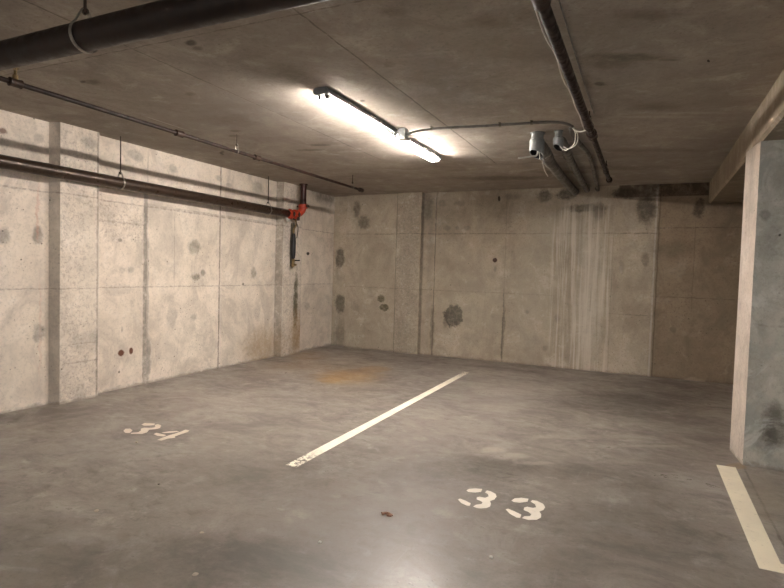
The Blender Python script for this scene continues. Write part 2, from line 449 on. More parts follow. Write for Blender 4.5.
STAINS_FLOOR = [
    (-3.778, 6.67, 0.447, 0.415, 90.2, 'orange', 0.65, 0.8),
    (-3.831, 6.3, 0.202, 0.162, 118.6, 'orange', 0.6, 0.5),
    (-3.696, 7.383, 0.261, 0.223, 93.9, 'orange', 0.5, 0.5),
    (-5.218, 7.836, 0.545, 0.272, 123.3, 'ochre', 0.45, 0.8),
    (-4.775, 6.958, 0.456, 0.35, -145.9, 'ochre', 0.3, 0.8),
    (-1.124, 4.536, 0.107, 0.063, -140.9, 'scuff', 0.8, 0.5),
    (-0.945, 4.465, 0.122, 0.071, -140.3, 'scuff', 0.85, 0.5),
    (-0.744, 4.391, 0.149, 0.045, -148.2, 'scuff', 0.8, 0.5),
    (-0.891, 4.333, 0.096, 0.023, 101.2, 'scuff', 0.6, 0.5),
    (-0.416, 5.372, 0.586, 0.061, -149.3, 'scuff', 0.45, 0.8),
    (0.134, 5.389, 0.302, 0.036, -149.3, 'scuff', 0.75, 0.6),
    (-0.058, 5.477, 0.137, 0.03, -148.1, 'scuff', 0.7, 0.5),
    (-1.459, 7.226, 0.736, 0.463, -130.2, 'scuff', 0.3, 0.9),
    (-1.462, 6.152, 0.379, 0.261, -127.5, 'scuff', 0.35, 0.8),
    (-1.368, 4.993, 0.293, 0.127, -145.9, 'scuff', 0.25, 0.8),
    (-2.111, 8.153, 0.413, 0.237, -135.4, 'scuff', 0.25, 0.5),
    (-0.227, 7.087, 0.898, 0.518, -123, 'fdark', 0.65, 0.9),
    (0.697, 8.107, 0.645, 0.302, 69.4, 'fdark', 0.5, 0.9),
    (-1.12, 4.125, 0.404, 0.218, -144.4, 'fdark', 0.5, 0.9),
    (0.367, 6.097, 1.097, 0.422, 79.9, 'fdark', 0.3, 0.9),
    (-2.595, 3.166, 0.877, 0.406, -153.3, 'fdark', 0.25, 0.9),
    (-0.084, 3.617, 0.459, 0.285, -119.7, 'fdark', 0.35, 0.9),
    (-1.778, 2.182, 0.46, 0.241, -156.4, 'fdark', 0.35, 0.9),
    (-2.438, 1.829, 0.451, 0.169, -156.4, 'fdark', 0.3, 0.9),
    (-5.428, 3.073, 0.24, 0.14, 179.6, 'fblack', 0.7, 0.5),
    (-2.338, 6.192, 0.762, 0.527, -136.7, 'fdark', 0.3, 0.9),
    (0.021, 4.415, 0.276, 0.163, -122.5, 'fdark', 0.45, 0.9),
    (0.293, 3.535, 0.321, 0.175, -116.1, 'fdark', 0.35, 0.9),
    (-0.302, 2.971, 0.174, 0.111, -132.7, 'fdark', 0.3, 0.9),
    (-3.855, 4.522, 0.531, 0.413, -164, 'scuff', 0.2, 0.9),
    (-4.729, 4.683, 0.674, 0.302, -151.2, 'scuff', 0.15, 0.9),
    (-4.589, 7.531, 0.323, 0.191, -143.4, 'scuff', 0.4, 0.7),
    (-1.55, 2.817, 0.36, 0.264, -152.4, 'flight', 0.35, 0.9),
    (-1.368, 2.294, 0.349, 0.229, -154.7, 'flight', 0.3, 0.9),
    (-3.909, 2.925, 0.632, 0.286, -156.7, 'flight', 0.25, 0.9),
    (0.76, 4.42, 0.64, 0.124, 79.4, 'ftan', 0.5, 0.6),
    (0.716, 5.145, 0.108, 0.054, -124.3, 'ochre', 0.5, 0.5),
    (-4.497, 10.091, 1.265, 0.586, -139.4, 'flight', 0.3, 0.9),
    (-2.36, 2.783, 0.389, 0.128, -152.4, 'flight', 0.25, 0.9),
    (-2.738, 1.962, 0.164, 0.066, -157.4, 'scuff', 0.2, 0.9),
    (-3.19, 2.152, 0.36, 0.085, -152.9, 'scuff', 0.15, 0.9),
    (-2.157, 2.151, 0.169, 0.12, -174.2, 'fdark', 0.4, 0.9),
    (-0.577, 4.31, 0.719, 0.169, -149.2, 'fdark', 0.25, 0.9),
    (-6.154, 4.086, 0.663, 0.21, -150.4, 'fdark', 0.2, 0.9),
]
STAINS_END = [
    (0.978, 0.362, 0.092, 0.176, 0, 'dark', 0.75, 0.5),
    (0.905, 0.229, 0.054, 0.113, 0, 'dark', 0.5, 0.8),
    (0.928, 0.999, 0.053, 0.319, 0, 'light', 0.4, 0.9),
    (0.832, 2.427, 0.093, 0.095, 0, 'light', 0.5, 0.8),
    (0.831, 2.032, 0.033, 0.04, 0, 'dark', 0.5, 0.5),
    (0.874, 1.834, 0.08, 0.119, 0, 'dark', 0.3, 0.9),
    (0.938, 1.873, 0.009, 0.01, 0, 'black', 0.8, 0.5),
    (0.958, 0.237, 0.033, 0.161, 0, 'dark', 0.4, 0.5),
]
DIGITS_33 = [[[(-1.063, 3.589), (-1.056, 3.621), (-1.02, 3.652), (-0.975, 3.666), (-0.967, 3.615), (-1.0, 3.584), (-1.046, 3.572)], [(-0.94, 3.617), (-0.939, 3.658), (-0.911, 3.655), (-0.87, 3.629), (-0.852, 3.586), (-0.855, 3.533), (-0.874, 3.497), (-0.857, 3.457), (-0.851, 3.412), (-0.866, 3.38), (-0.896, 3.357), (-0.921, 3.35), (-0.947, 3.359), (-0.939, 3.393), (-0.91, 3.423), (-0.911, 3.452), (-0.933, 3.47), (-0.96, 3.48), (-0.968, 3.509), (-0.954, 3.529), (-0.916, 3.53), (-0.901, 3.564), (-0.916, 3.603)], [(-1.068, 3.415), (-1.06, 3.435), (-1.019, 3.422), (-0.975, 3.397), (-0.971, 3.358), (-0.988, 3.353), (-1.032, 3.373)]], [[(-0.748, 3.572), (-0.738, 3.618), (-0.698, 3.651), (-0.653, 3.658), (-0.65, 3.608), (-0.69, 3.569), (-0.73, 3.56)], [(-0.631, 3.619), (-0.627, 3.646), (-0.596, 3.651), (-0.55, 3.622), (-0.531, 3.577), (-0.534, 3.528), (-0.554, 3.493), (-0.535, 3.458), (-0.529, 3.411), (-0.545, 3.369), (-0.591, 3.34), (-0.631, 3.346), (-0.624, 3.376), (-0.593, 3.397), (-0.59, 3.428), (-0.613, 3.454), (-0.646, 3.466), (-0.651, 3.503), (-0.636, 3.526), (-0.6, 3.526), (-0.582, 3.548), (-0.599, 3.594)], [(-0.751, 3.42), (-0.738, 3.436), (-0.694, 3.417), (-0.646, 3.391), (-0.643, 3.344), (-0.663, 3.337), (-0.714, 3.371)]]]
DIGITS_34 = [[[(-4.213, 3.578), (-4.23, 3.628), (-4.137, 3.664), (-4.105, 3.629), (-4.126, 3.596), (-4.167, 3.567)], [(-4.1, 3.631), (-4.095, 3.664), (-4.038, 3.649), (-3.984, 3.586), (-3.987, 3.546), (-4.024, 3.501), (-3.977, 3.439), (-3.975, 3.383), (-4.058, 3.334), (-4.079, 3.357), (-4.043, 3.4), (-4.064, 3.446), (-4.109, 3.483), (-4.111, 3.52), (-4.061, 3.54), (-4.04, 3.571), (-4.056, 3.6)], [(-4.184, 3.361), (-4.224, 3.415), (-4.194, 3.438), (-4.132, 3.414), (-4.088, 3.351), (-4.121, 3.332)]], [[(-3.884, 3.428), (-3.895, 3.465), (-3.834, 3.466), (-3.767, 3.462), (-3.758, 3.425), (-3.818, 3.411)], [(-3.859, 3.495), (-3.836, 3.553), (-3.788, 3.596), (-3.754, 3.593), (-3.778, 3.543), (-3.833, 3.493)], [(-3.728, 3.33), (-3.687, 3.334), (-3.682, 3.398), (-3.646, 3.448), (-3.679, 3.471), (-3.682, 3.525), (-3.681, 3.627), (-3.706, 3.667), (-3.75, 3.664), (-3.741, 3.61), (-3.738, 3.549), (-3.743, 3.468), (-3.739, 3.394)]]]

# ---------------------------------------------------------------- materials of the room
W1, W2 = rgb('b3a898'), rgb('a49a8a')
RZ = (1.2, -0.3)

m_left = concrete('concrete_left', (1, 2), rgb('dfd3c4'), rgb('d1c5b5'), STAINS_LEFT,
    vlines=[(4.085, .012, .55, None, None), (4.82, .026, .6, 0, 2.3), (4.85, .008, .3, 2.2, 2.9), (6.12, .013, .7, None, None), (7.45, .022, .5, None, None), (8.03, .012, .5, None, None),  # the line at the second pilaster paints shade on its side face
            (5.28, .006, .3, 1.2, 2.2)],
    hlines=[(1.215, .008, .45, None, None), (2.21, .009, .5, None, None), (2.23, .016, .4, 4.85, 7.4), (1.98, .014, .35, 4.15, 4.8), (.42, .008, .4, 3.7, 4.15), (.62, .006, .35, 3.7, 4.15)],
    rough_zones=[(3.66, 4.10, .0, 2.9), (7.48, 8.02, 0, 2.9), (4.2, 4.86, 1.75, 2.2)])

def back_extra(t, P3, uv, U, V, col, h):
    # mineral runs washed down below the conduits
    z = t.math('MULTIPLY', t.span(U, -1.42, -.52, .05), t.mapr(V, 2.75, 2.45))
    sp = t.stretch(uv, (9.0, .30, 1.0)); n = t.noise(sp, 1.9, 6, .62, .35)
    col = t.mix(t.math('MULTIPLY', z, t.mapr(n, .46, .62, 0, .62)), col, (.66, .60, .52, 1))
    col = t.mix(t.math('MULTIPLY', z, t.mapr(n, .44, .34, 0, .35)), col, (.20, .165, .13, 1))
    # mottled black-brown strip along the head of the wall, right of the conduits
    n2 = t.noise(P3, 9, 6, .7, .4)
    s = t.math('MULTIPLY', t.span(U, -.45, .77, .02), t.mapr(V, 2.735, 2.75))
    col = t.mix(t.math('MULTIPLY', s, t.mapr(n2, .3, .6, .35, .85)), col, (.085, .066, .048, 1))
    # the last bay was poured with darker, browner concrete
    d = t.mapr(U, .10, .11)
    col = t.mix(d, col, t.mix(1.0, col, (.66, .60, .54, 1), 'MULTIPLY'))
    return col, h

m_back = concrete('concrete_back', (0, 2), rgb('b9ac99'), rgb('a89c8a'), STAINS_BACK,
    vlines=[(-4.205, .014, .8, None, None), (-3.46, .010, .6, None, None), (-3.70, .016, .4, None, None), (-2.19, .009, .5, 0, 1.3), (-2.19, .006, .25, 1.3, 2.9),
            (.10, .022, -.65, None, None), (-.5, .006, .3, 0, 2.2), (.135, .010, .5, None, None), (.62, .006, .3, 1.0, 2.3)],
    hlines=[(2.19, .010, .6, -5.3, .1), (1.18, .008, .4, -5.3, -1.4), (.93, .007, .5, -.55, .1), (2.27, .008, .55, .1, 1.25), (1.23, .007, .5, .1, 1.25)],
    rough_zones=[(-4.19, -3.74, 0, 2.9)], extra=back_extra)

def ceil_extra(t, P3, uv, U, V, col, h):
    # browner board-marked strip towards the back wall
    b = t.mapr(V, 5.4, 7.2)
    g = t.noise(t.stretch(uv, (.45, 3.2, 1)), 3.0, 5, .6, .2)
    col = t.mix(t.math('MULTIPLY', b, t.mapr(g, .44, .62, .05, .55)), col, (.14, .10, .07, 1))
    return col, h

m_ceiling = concrete('concrete_ceiling', (0, 1), rgb('aaa196'), rgb('9a9186'), STAINS_CEILING,
    vlines=[(-3.17, .007, .6, 0, 6.3), (-1.83, .007, .75, 0, 7.0), (-4.475, .008, -.8, 3.85, 4.35), (-4.5, .006, .3, 0, 7.0)],
    hlines=[(2.585, .007, .7, None, None), (7.3, .008, .35, None, None), (8.1, .008, .3, None, None), (5.25, .006, .3, None, None)], pits=.5, bump=.35)

def floor_ground(t, P3, uv, U, V, col, h):
    # trowelled cloudiness, arcs and tyre scrubbing
    a = t.noise(t.stretch(uv, (1.0, 1.35, 1), 24), 1.6, 10, .70, .5)
    col = t.mix(t.mapr(a, .49, .64, 0, .60), col, (.115, .103, .094, 1))
    col = t.mix(t.mapr(a, .47, .34, 0, .40), col, (.38, .36, .34, 1))
    b = t.noise(t.stretch(uv, (1, 1.5, 1), -14), 7.0, 9, .78, .5)
    patch = t.mapr(t.noise(P3, .7, 4), .46, .58, .25, 1)
    col = t.mix(t.math('MULTIPLY', patch, t.mapr(b, .50, .66, 0, .62)), col, (.10, .089, .081, 1))
    col = t.mix(t.math('MULTIPLY', patch, t.mapr(b, .44, .32, 0, .34)), col, (.42, .40, .375, 1))
    f = t.noise(P3, 60, 3, .8)
    col = t.mix(t.mapr(f, .52, .72, 0, .35), col, (.09, .08, .07, 1))
    s = t.noise(t.stretch(uv, (9, .8, 1), 38), 3.0, 4, .6, .4)
    col = t.mix(t.mapr(s, .60, .72, 0, .12), col, (.42, .40, .37, 1))
    r = t.mapr(t.math('ADD', t.math('MULTIPLY', a, .5), t.math('MULTIPLY', b, .5)), .36, .62, .27, .48)
    t.l.new(r, t.bsdf.inputs['Roughness'])
    return col, h

m_floor = concrete('concrete_floor', (0, 1), rgb('8d857d'), rgb('7e766e'), STAINS_FLOOR,
    vlines=[(.775, .007, .7, 2.2, 5.1)], hlines=[(6.35, .008, .35, -5.6, -2.3)], pits=.15, rough=.36, ground=floor_ground, bump=.22, mottle=.4)
for nd in m_floor.node_tree.nodes:
    if nd.type == 'BSDF_PRINCIPLED': nd.inputs['Specular IOR Level'].default_value = .55

def end_extra(t, P3, uv, U, V, col, h):
    n = t.noise(P3, 2.2, 5, .65, .6)
    col = t.mix(t.mapr(n, .48, .62, 0, .55), col, (.30, .315, .29, 1))
    n = t.noise(P3, 3.1, 6, .7, 1.0)
    col = t.mix(t.mapr(n, .50, .64, 0, .45), col, (.66, .66, .61, 1))
    return col, h
m_pier = concrete('concrete_pier', (0, 2), rgb('c6c1b4'), rgb('aeaba0'), STAINS_END,
    hlines=[(1.15, .008, .4, .8, 1.6)], extra=end_extra, pits=.6)
m_pier_end = concrete('concrete_pier_end', (1, 2), rgb('cabfb2'), rgb('c0b4a6'), [], pits=.8)
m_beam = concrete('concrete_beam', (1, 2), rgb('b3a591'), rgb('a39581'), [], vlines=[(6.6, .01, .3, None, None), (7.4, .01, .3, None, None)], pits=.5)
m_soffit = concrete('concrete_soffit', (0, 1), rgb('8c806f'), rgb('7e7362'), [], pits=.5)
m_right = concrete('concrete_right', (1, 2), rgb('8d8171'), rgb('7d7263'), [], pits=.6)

m_rust_pipe = simple('pipe_brown', '26150d', .5, 0, '100a07', 22, .08, .8, .3)
m_big_pipe = simple('pipe_black', '1e120e', .45, .1, '33241c', 14, .15, .7)
m_main_pipe = simple('pipe_dull_brown', '3e3025', .34, .4, '281e17', 14, .2, .7)
m_coupling = simple('iron_coupling', '2b1d15', .5, .2, '4a3222', 40, .4)
m_zinc = simple('zinc_strap', 'a8a49c', .35, .8, '7d7a73', 40)
m_rod = simple('threaded_rod', '3a2d24', .5, .6)
m_grey_plastic = simple('grey_plastic', '8b8d8c', .45, 0, '7a7c7c', 12)
m_grey_conduit = simple('grey_conduit', '6e6a64', .5, 0, '57524c', 10, 0, .5)
m_dark = simple('dark_opening', '0c0b0a', .8)
m_cable = simple('pale_cable', 'd8d4cb', .4)
m_white = simple('white_plastic', 'c9c7c0', .4)
m_orange = simple('orange_red_paint', 'a5371c', .45, 0, '7c2412', 60, .2, .5)
m_brass = simple('brass', '8a7550', .45, .6, '54472f', 50)
m_black = simple('black_rubber', '090909', .55)
m_plate = simple('weathered_steel', '6b6558', .5, .5, '4c463c', 30)
m_bright = simple('bare_steel', 'c8c4bc', .3, .8)
m_riser = simple('riser_red_brown', '3d1c15', .35, .2, '24100c', 25, .2, .7)

# road paint: worn at its ends and flecked
def paint(name, hexc, wear=.25, ends=()):
    t = NT(name); P3, uv, U, V = t.uv(0, 1)
    n = t.noise(P3, 26, 6, .75, .4); b = t.noise(P3, 3.5, 4, .6)
    col = t.mix(t.mapr(b, .4, .65, 0, .25), rgb(hexc), rgb('bdb2a0'))
    m = t.mapr(n, .58, .66, 0, wear)
    for (y0, y1) in ends:      # scrubbed through to the slab here
        e = t.mapr(V, y0, y1); m = t.math('MAXIMUM', m, t.math('MULTIPLY', e, t.mapr(n, .47, .56)))
    col = t.mix(m, col, rgb('5c544b'))
    t.l.new(col, t.bsdf.inputs['Base Color']); t.bsdf.inputs['Roughness'].default_value = .55
    return t.m
m_line = paint('road_paint', 'f2ecdc', .4, [(3.85, 3.5), (7.2, 8.0)])
m_line2 = paint('road_paint_edge', 'e6dcc4', .25)
m_digit = paint('stencil_paint', 'f4ede2', .2)
m_digit_old = paint('stencil_paint_worn', 'e2d8cb', .25)

def emis(name, s):
    t = NT(name); t.bsdf.inputs['Base Color'].default_value = (.9, .9, .9, 1)
    t.bsdf.inputs['Emission Color'].default_value = TUBE_COLOR + (1,); t.bsdf.inputs['Emission Strength'].default_value = s
    return t.m
m_tube_dim, m_tube_bright = emis('tube_glow_soft', TUBE_DIM), emis('tube_glow_strong', TUBE_BRIGHT)
m_tube_weak = emis('tube_glow_failing', .02)
m_tube_single = emis('tube_glow_single', TUBE_SINGLE)
m_tube_rear = emis('tube_glow_rear', TUBE_REAR)
t = NT('clear_ribbed_plastic')
tr = t.node('ShaderNodeBsdfTransparent'); tr.inputs[0].default_value = (.95, .95, .94, 1)
tl = t.node('ShaderNodeBsdfTranslucent'); tl.inputs[0].default_value = (.9, .9, .88, 1)
gl = t.node('ShaderNodeBsdfGlossy'); gl.inputs['Roughness'].default_value = .12
mx = t.node('ShaderNodeMixShader'); mx.inputs[0].default_value = .05; t.l.new(tr.outputs[0], mx.inputs[1]); t.l.new(tl.outputs[0], mx.inputs[2])
fr = t.node('ShaderNodeFresnel'); fr.inputs[0].default_value = 1.45
mx2 = t.node('ShaderNodeMixShader'); t.l.new(fr.outputs[0], mx2.inputs[0]); t.l.new(mx.outputs[0], mx2.inputs[1]); t.l.new(gl.outputs[0], mx2.inputs[2])
t.l.new(mx2.outputs[0], t.out.inputs[0]); m_diffuser = t.m

# ---------------------------------------------------------------- the room
def struct(name, bm, mat, label):
    return tag(obj(name, bm, mat), label, None, None, 'structure')

Y0, X1 = -7.0, 6.5
bm = bmesh.new(); add_box(bm, (-6.2, Y0, -.25), (X1, YB + .5, 0)); struct('floor', bm, m_floor, 'worn grey concrete garage floor with stains and scuffs')
bm = bmesh.new(); add_box(bm, (-6.2, Y0, ZC), (X1, YB + .5, ZC + .25)); struct('ceiling', bm, m_ceiling, 'board-marked concrete ceiling slab')

# left wall with two pilasters; the front edge of each steps out of the wall
PO = .12
prof = [(XL, Y0), (XL, 3.62), (XL + PO, 3.66), (XL + PO, 4.10), (XL, 4.11), (XL, 7.44), (XL + PO, 7.46), (XL + PO, 8.02), (XL, 8.04), (XL, YB + .5),
        (XL - .4, YB + .5), (XL - .4, Y0)]
bm = bmesh.new(); add_prism(bm, prof, 0, ZC); struct('wall_left', bm, m_left, 'pale concrete left wall with two shallow pilasters')
prof = [(XL, YB + .09), (-5.32, YB + .09), (-5.30, YB), (-4.205, YB), (-4.20, YB - .075), (-3.715, YB - .075), (-3.70, YB), (.10, YB), (.105, YB + .012), (3.5, YB + .012),
        (3.5, YB + .45), (XL, YB + .45)]
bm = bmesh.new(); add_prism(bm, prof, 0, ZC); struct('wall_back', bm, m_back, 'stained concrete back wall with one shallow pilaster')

# cross wall whose end carries the beam at the right
bm = bmesh.new(); add_prism(bm, [(.775, 5.2), (X1, 5.2), (X1, 5.62), (.735, 5.62)], 0, 2.62)
o = struct('wall_front_right', bm, [m_pier, m_pier_end], 'short concrete cross wall with blotched grey face')
for pl in o.data.polygons:
    if pl.normal.x < -.8: pl.material_index = 1
bm = bmesh.new(); add_box(bm, (1.25, 5.62, 0), (1.6, YB + .012, 2.62)); struct('wall_right', bm, m_right, 'dim concrete wall behind the cross wall')
# beam: vertical side, small chamfer, wide soffit
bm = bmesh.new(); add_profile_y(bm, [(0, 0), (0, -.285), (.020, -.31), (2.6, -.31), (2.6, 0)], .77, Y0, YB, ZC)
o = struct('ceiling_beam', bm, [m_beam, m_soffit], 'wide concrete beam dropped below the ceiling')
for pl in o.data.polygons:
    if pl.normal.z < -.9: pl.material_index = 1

# ---------------------------------------------------------------- floor markings
PT = .0018
def marking(name, polys, mat, label, cat, parent=None, group=None):
    bm = bmesh.new()
    for q in polys: add_prism(bm, q, 0.0002, PT)
    o = obj(name, bm, mat, parent)
    if parent is None: tag(o, label, cat, group)
    return o
marking('bay_line', [[(-2.43, 3.38), (-2.33, 3.38), (-2.37, 7.95), (-2.46, 7.95)]], m_line, 'long white painted bay line running to the back wall, worn through at its near end', 'floor line')
marking('bay_line', [[(.60, 3.36), (1.9, 3.36), (1.9, 3.47), (.715, 3.47), (.715, 5.10), (.58, 5.10)]], m_line2, 'cream painted bay line from the cross wall corner, turning right at its near end', 'floor line')
for table, nm, mt, lab in ((DIGITS_33, '33', m_digit, 'white stencilled number 33 on the floor, right bay'), (DIGITS_34, '34', m_digit_old, 'faded white stencilled number 34 on the floor, left bay')):
    cx = sum(q[0] for d in table for pc in d for q in pc) / sum(len(pc) for d in table for pc in d)
    cy = sum(q[1] for d in table for pc in d for q in pc) / sum(len(pc) for d in table for pc in d)
    root = thing('painted_number', (cx, cy, 0), lab, 'painted number')
    for d in table: marking('digit', d, mt, None, None, root)

# ---------------------------------------------------------------- light fittings
def luminaire(x, y0, y1, tube_mat, label, one_out=False, ZC=ZC):
    root = thing('strip_light', (x, (y0 + y1) / 2, ZC), label, 'light', 'twin-tube strip lights on the ceiling')
    bm = bmesh.new()     # tray
    add_profile_y(bm, [(-.05, 0), (.05, 0), (.0625, -.018), (.0625, -.047), (.059, -.047), (.059, -.034), (-.059, -.034), (-.059, -.047), (-.0625, -.047), (-.0625, -.018)], x, y0 + .03, y1 - .03, ZC)
    obj('housing', bm, m_grey_plastic, root)
    if one_out:  # added fin, blocks the lit tube's rays toward the ceiling on the right
        bm = bmesh.new(); add_profile_y(bm, [(-.010, -.034), (.010, -.034), (.002, -.064), (-.002, -.064)], x, y0 + .06, y1 - .06, ZC); obj('light_block_fin', bm, m_white, root)
    for s, ye in ((1, y0), (-1, y1)):
        bm = bmesh.new(); pr = [(-.052, 0), (.052, 0), (.067, -.015), (.067, -.040), (.052, -.056), (-.052, -.056), (-.067, -.040), (-.067, -.015)]
        add_profile_y(bm, pr, x, min(ye, ye + s * .03), max(ye, ye + s * .03), ZC)
        obj('end_cap', bm, m_grey_plastic, root)
    # ribbed clear cover: cross-section modulated along y
    bm = bmesh.new(); rings = []
    n = int((y1 - y0 - .03) / .012)
    for i in range(n + 1):
        y = y0 + .015 + (y1 - y0 - .03) * i / n; r = .0012 * (1 if i % 2 else -1)
        e = min(i, n - i); f = (.35, .62, .78, .88, .95, 1)[min(e, 5)]
        ring = []
        for k in range(13):
            a = math.pi * k / 12; cx, cz = math.cos(a), math.sin(a)
            ring.append(bm.verts.new((x + (.064 + r) * (abs(cx) ** .7) * (1 if cx > 0 else -1), y, ZC - .034 - (.060 + r) * f * (max(cz, 0) ** .7))))
        rings.append(ring)
    for a, b in zip(rings, rings[1:]):
        for k in range(12): bm.faces.new((a[k], a[k + 1], b[k + 1], b[k]))
    obj('diffuser', bm, m_diffuser, root, smooth=False)
    for dx in (-.030, .030):
        bm = bmesh.new(); add_cyl(bm, (x + dx, y0 + .055, ZC - .060), (x + dx, y1 - .055, ZC - .060), .0135, 12)
        tb = obj('lamp_tube', bm, m_tube_weak if (one_out and dx > 0) else tube_mat, root, smooth=True)
        for s, ye in ((1, y0), (-1, y1)):
            bm = bmesh.new(); add_box(bm, (x + dx - .013, min(ye + s * .03, ye + s * .055), ZC - .082), (x + dx + .013, max(ye + s * .03, ye + s * .055), ZC - .034), .002)
            obj('lamp_holder', bm, m_black if s > 0 else m_white, root)
    for yy in (y0 + .35, y0 + .75, y1 - .35):
        for s in (-1, 1):
            bm = bmesh.new(); add_box(bm, (x + s * .066 - .006, yy - .012, ZC - .052), (x + s * .066 + .006, yy + .012, ZC - .022), .002); obj('clip', bm, m_bright, root)
    return root
luminaire(-2.39, 3.68, 4.98, m_tube_single, 'twin-tube strip light with clear ribbed cover, nearer the camera', True)
luminaire(-2.40, 5.02, 6.32, m_tube_bright, 'glaring white twin-tube strip light, nearer the back wall')
luminaire(-2.38, -5.2, -3.9, m_tube_rear, 'twin-tube strip light behind the camera, left')
luminaire(2.1, .2, 1.5, m_tube_rear, 'twin-tube strip light under the wide beam, right of the camera', ZC=2.62)

# junction box, conduit and slack cable beside the lights
jb = thing('junction_box', (-2.27, 5.03, ZC), 'grey box on the ceiling where the two strip lights meet', 'junction box')
bm = bmesh.new(); add_box(bm, (-2.315, 4.98, ZC - .105), (-2.235, 5.08, ZC), .008); obj('box', bm, m_grey_plastic, jb)
bm = bmesh.new(); add_box(bm, (-2.318, 4.977, ZC - .113), (-2.232, 5.083, ZC - .105), .003); obj('lid', bm, m_white, jb)
bm = bmesh.new(); add_cyl(bm, (-2.235, 5.035, ZC - .05), (-2.20, 5.035, ZC - .05), .018); obj('gland', bm, m_grey_plastic, jb)

cd = thing('ceiling_conduit', (-1.5, 5.16, ZC), 'thin grey conduit clipped across the ceiling from the light junction box', 'conduit')
bm = bmesh.new()
add_tube(bm, smooth_path([(-2.20, 5.035, ZC - .05), (-2.13, 5.04, ZC - .035), (-1.9, 5.07, ZC - .018), (-1.5, 5.12, ZC - .018), (-1.1, 5.16, ZC - .018), (-.86, 5.20, ZC - .018), (-.74, 5.28, ZC - .02), (-.69, 5.37, ZC - .03)]), .0125, 10)
obj('tube', bm, m_grey_conduit, cd, True)
for xx, yy in ((-1.98, 5.06), (-1.32, 5.138), (-1.03, 5.165)):
    bm = bmesh.new(); add_ring(bm, (xx, yy, ZC - .018), (1, 0, 0), .0128, .02, .004, 16); add_box(bm, (xx - .01, yy - .035, ZC - .006), (xx + .01, yy + .035, ZC), .001)
    obj('saddle_clip', bm, m_plate, cd)
bm = bmesh.new(); add_tube(bm, smooth_path([(-2.229, 5.05, ZC - .07), (-2.15, 5.05, ZC - .075), (-2.07, 5.10, ZC - .08), (-2.05, 5.2, ZC - .08), (-2.10, 5.23, ZC - .07), (-2.226, 5.12, ZC - .08)]), .004, 8)
tag(obj('cable_loop', bm, m_grey_conduit, None, True), 'small loop of grey cable hanging beside the light junction box', 'cable')

# ---------------------------------------------------------------- pipes
def rod(bm, x, y, z0, z1, r=.006):
    add_cyl(bm, (x, y, z0), (x, y, z1), r, 8)

def clevis(parent, x, y, z, R, axis, mat=None, rmat=None):
    """loop strap round the pipe, narrowing to a nut, with a threaded rod to the ceiling"""
    ax = Vector(axis); side = ax.cross(Vector((0, 0, 1))).normalized(); c = Vector((x, y, z))
    top = .05 + R
    path = []
    for k in range(0, 25):
        a = math.radians(-230 + 280 * k / 24)
        path.append(c + side * math.cos(a) * (R + .003) + Vector((0, 0, 1)) * math.sin(a) * (R + .003))
    path = [c + side * -.014 + Vector((0, 0, top))] + path + [c + side * .014 + Vector((0, 0, top))]
    path.append(path[0])
    bm = bmesh.new(); w = max(.010, R * .25); rows = []
    for q in path[:-1]:
        d = q - c; d.normalize()
        rows.append([bm.verts.new(q + ax * w / 2), bm.verts.new(q - ax * w / 2), bm.verts.new(q - ax * w / 2 + d * .004), bm.verts.new(q + ax * w / 2 + d * .004)])
    n = len(rows)
    for k in range(n):
        a, b = rows[k], rows[(k + 1) % n]
        for j in range(4): bm.faces.new((a[j], a[(j + 1) % 4], b[(j + 1) % 4], b[j]))
    h = obj('pipe_hanger', bm, mat or m_zinc, parent)
    bm = bmesh.new(); rod(bm, x, y, z + top - .02, ZC, .005 if R < .05 else .007); obj('threaded_rod', bm, rmat or m_rod, h)
    bm = bmesh.new(); add_cyl(bm, (x, y, z + top - .012), (x, y, z + top + .006), .012 if R < .05 else .016, 6); obj('nut', bm, rmat or m_rod, h)

# large black pipe crossing the ceiling near the camera
bp = thing('sprinkler_pipe', (-2.3, 1.72, 2.55), 'thick blackened pipe hung across the ceiling, nearest the camera', 'pipe')
bm = bmesh.new(); add_tube(bm, [(-5.4 + 8.6 * k / 20, 1.72, 2.552) for k in range(21)], .066, 28); obj('tube', bm, m_big_pipe, bp, True)
for xx in (-2.42, .9): clevis(bp, xx, 1.72, 2.552, .068, (1, 0, 0))

# main along the left wall, turning up by the second pilaster
mp = thing('sprinkler_main', (-5.42, 5, 2.39), 'long brown pipe along the left wall, ending in orange elbow, riser and hanging drain valve', 'pipe')
bm = bmesh.new(); add_tube(bm, [(-5.435, -6 + 13.47 * k / 24, 2.405) for k in range(25)], .066, 24); obj('tube', bm, m_main_pipe, mp, True)
for yy in (1.0, 4.30, 6.95): clevis(mp, -5.435, yy, 2.405, .068, (0, 1, 0))

rs = mp
bm = bmesh.new(); add_tube(bm, [(-5.34, 7.77, 2.56), (-5.34, 7.77, ZC)], .052, 22); rt = obj('riser', bm, m_riser, rs, True, 40); rt['label'] = 'dark red vertical pipe up to the ceiling'
bm = bmesh.new(); add_cyl(bm, (-5.34, 7.77, ZC - .02), (-5.34, 7.77, ZC), .07, 22); obj('collar', bm, m_riser, rs, True, 40)

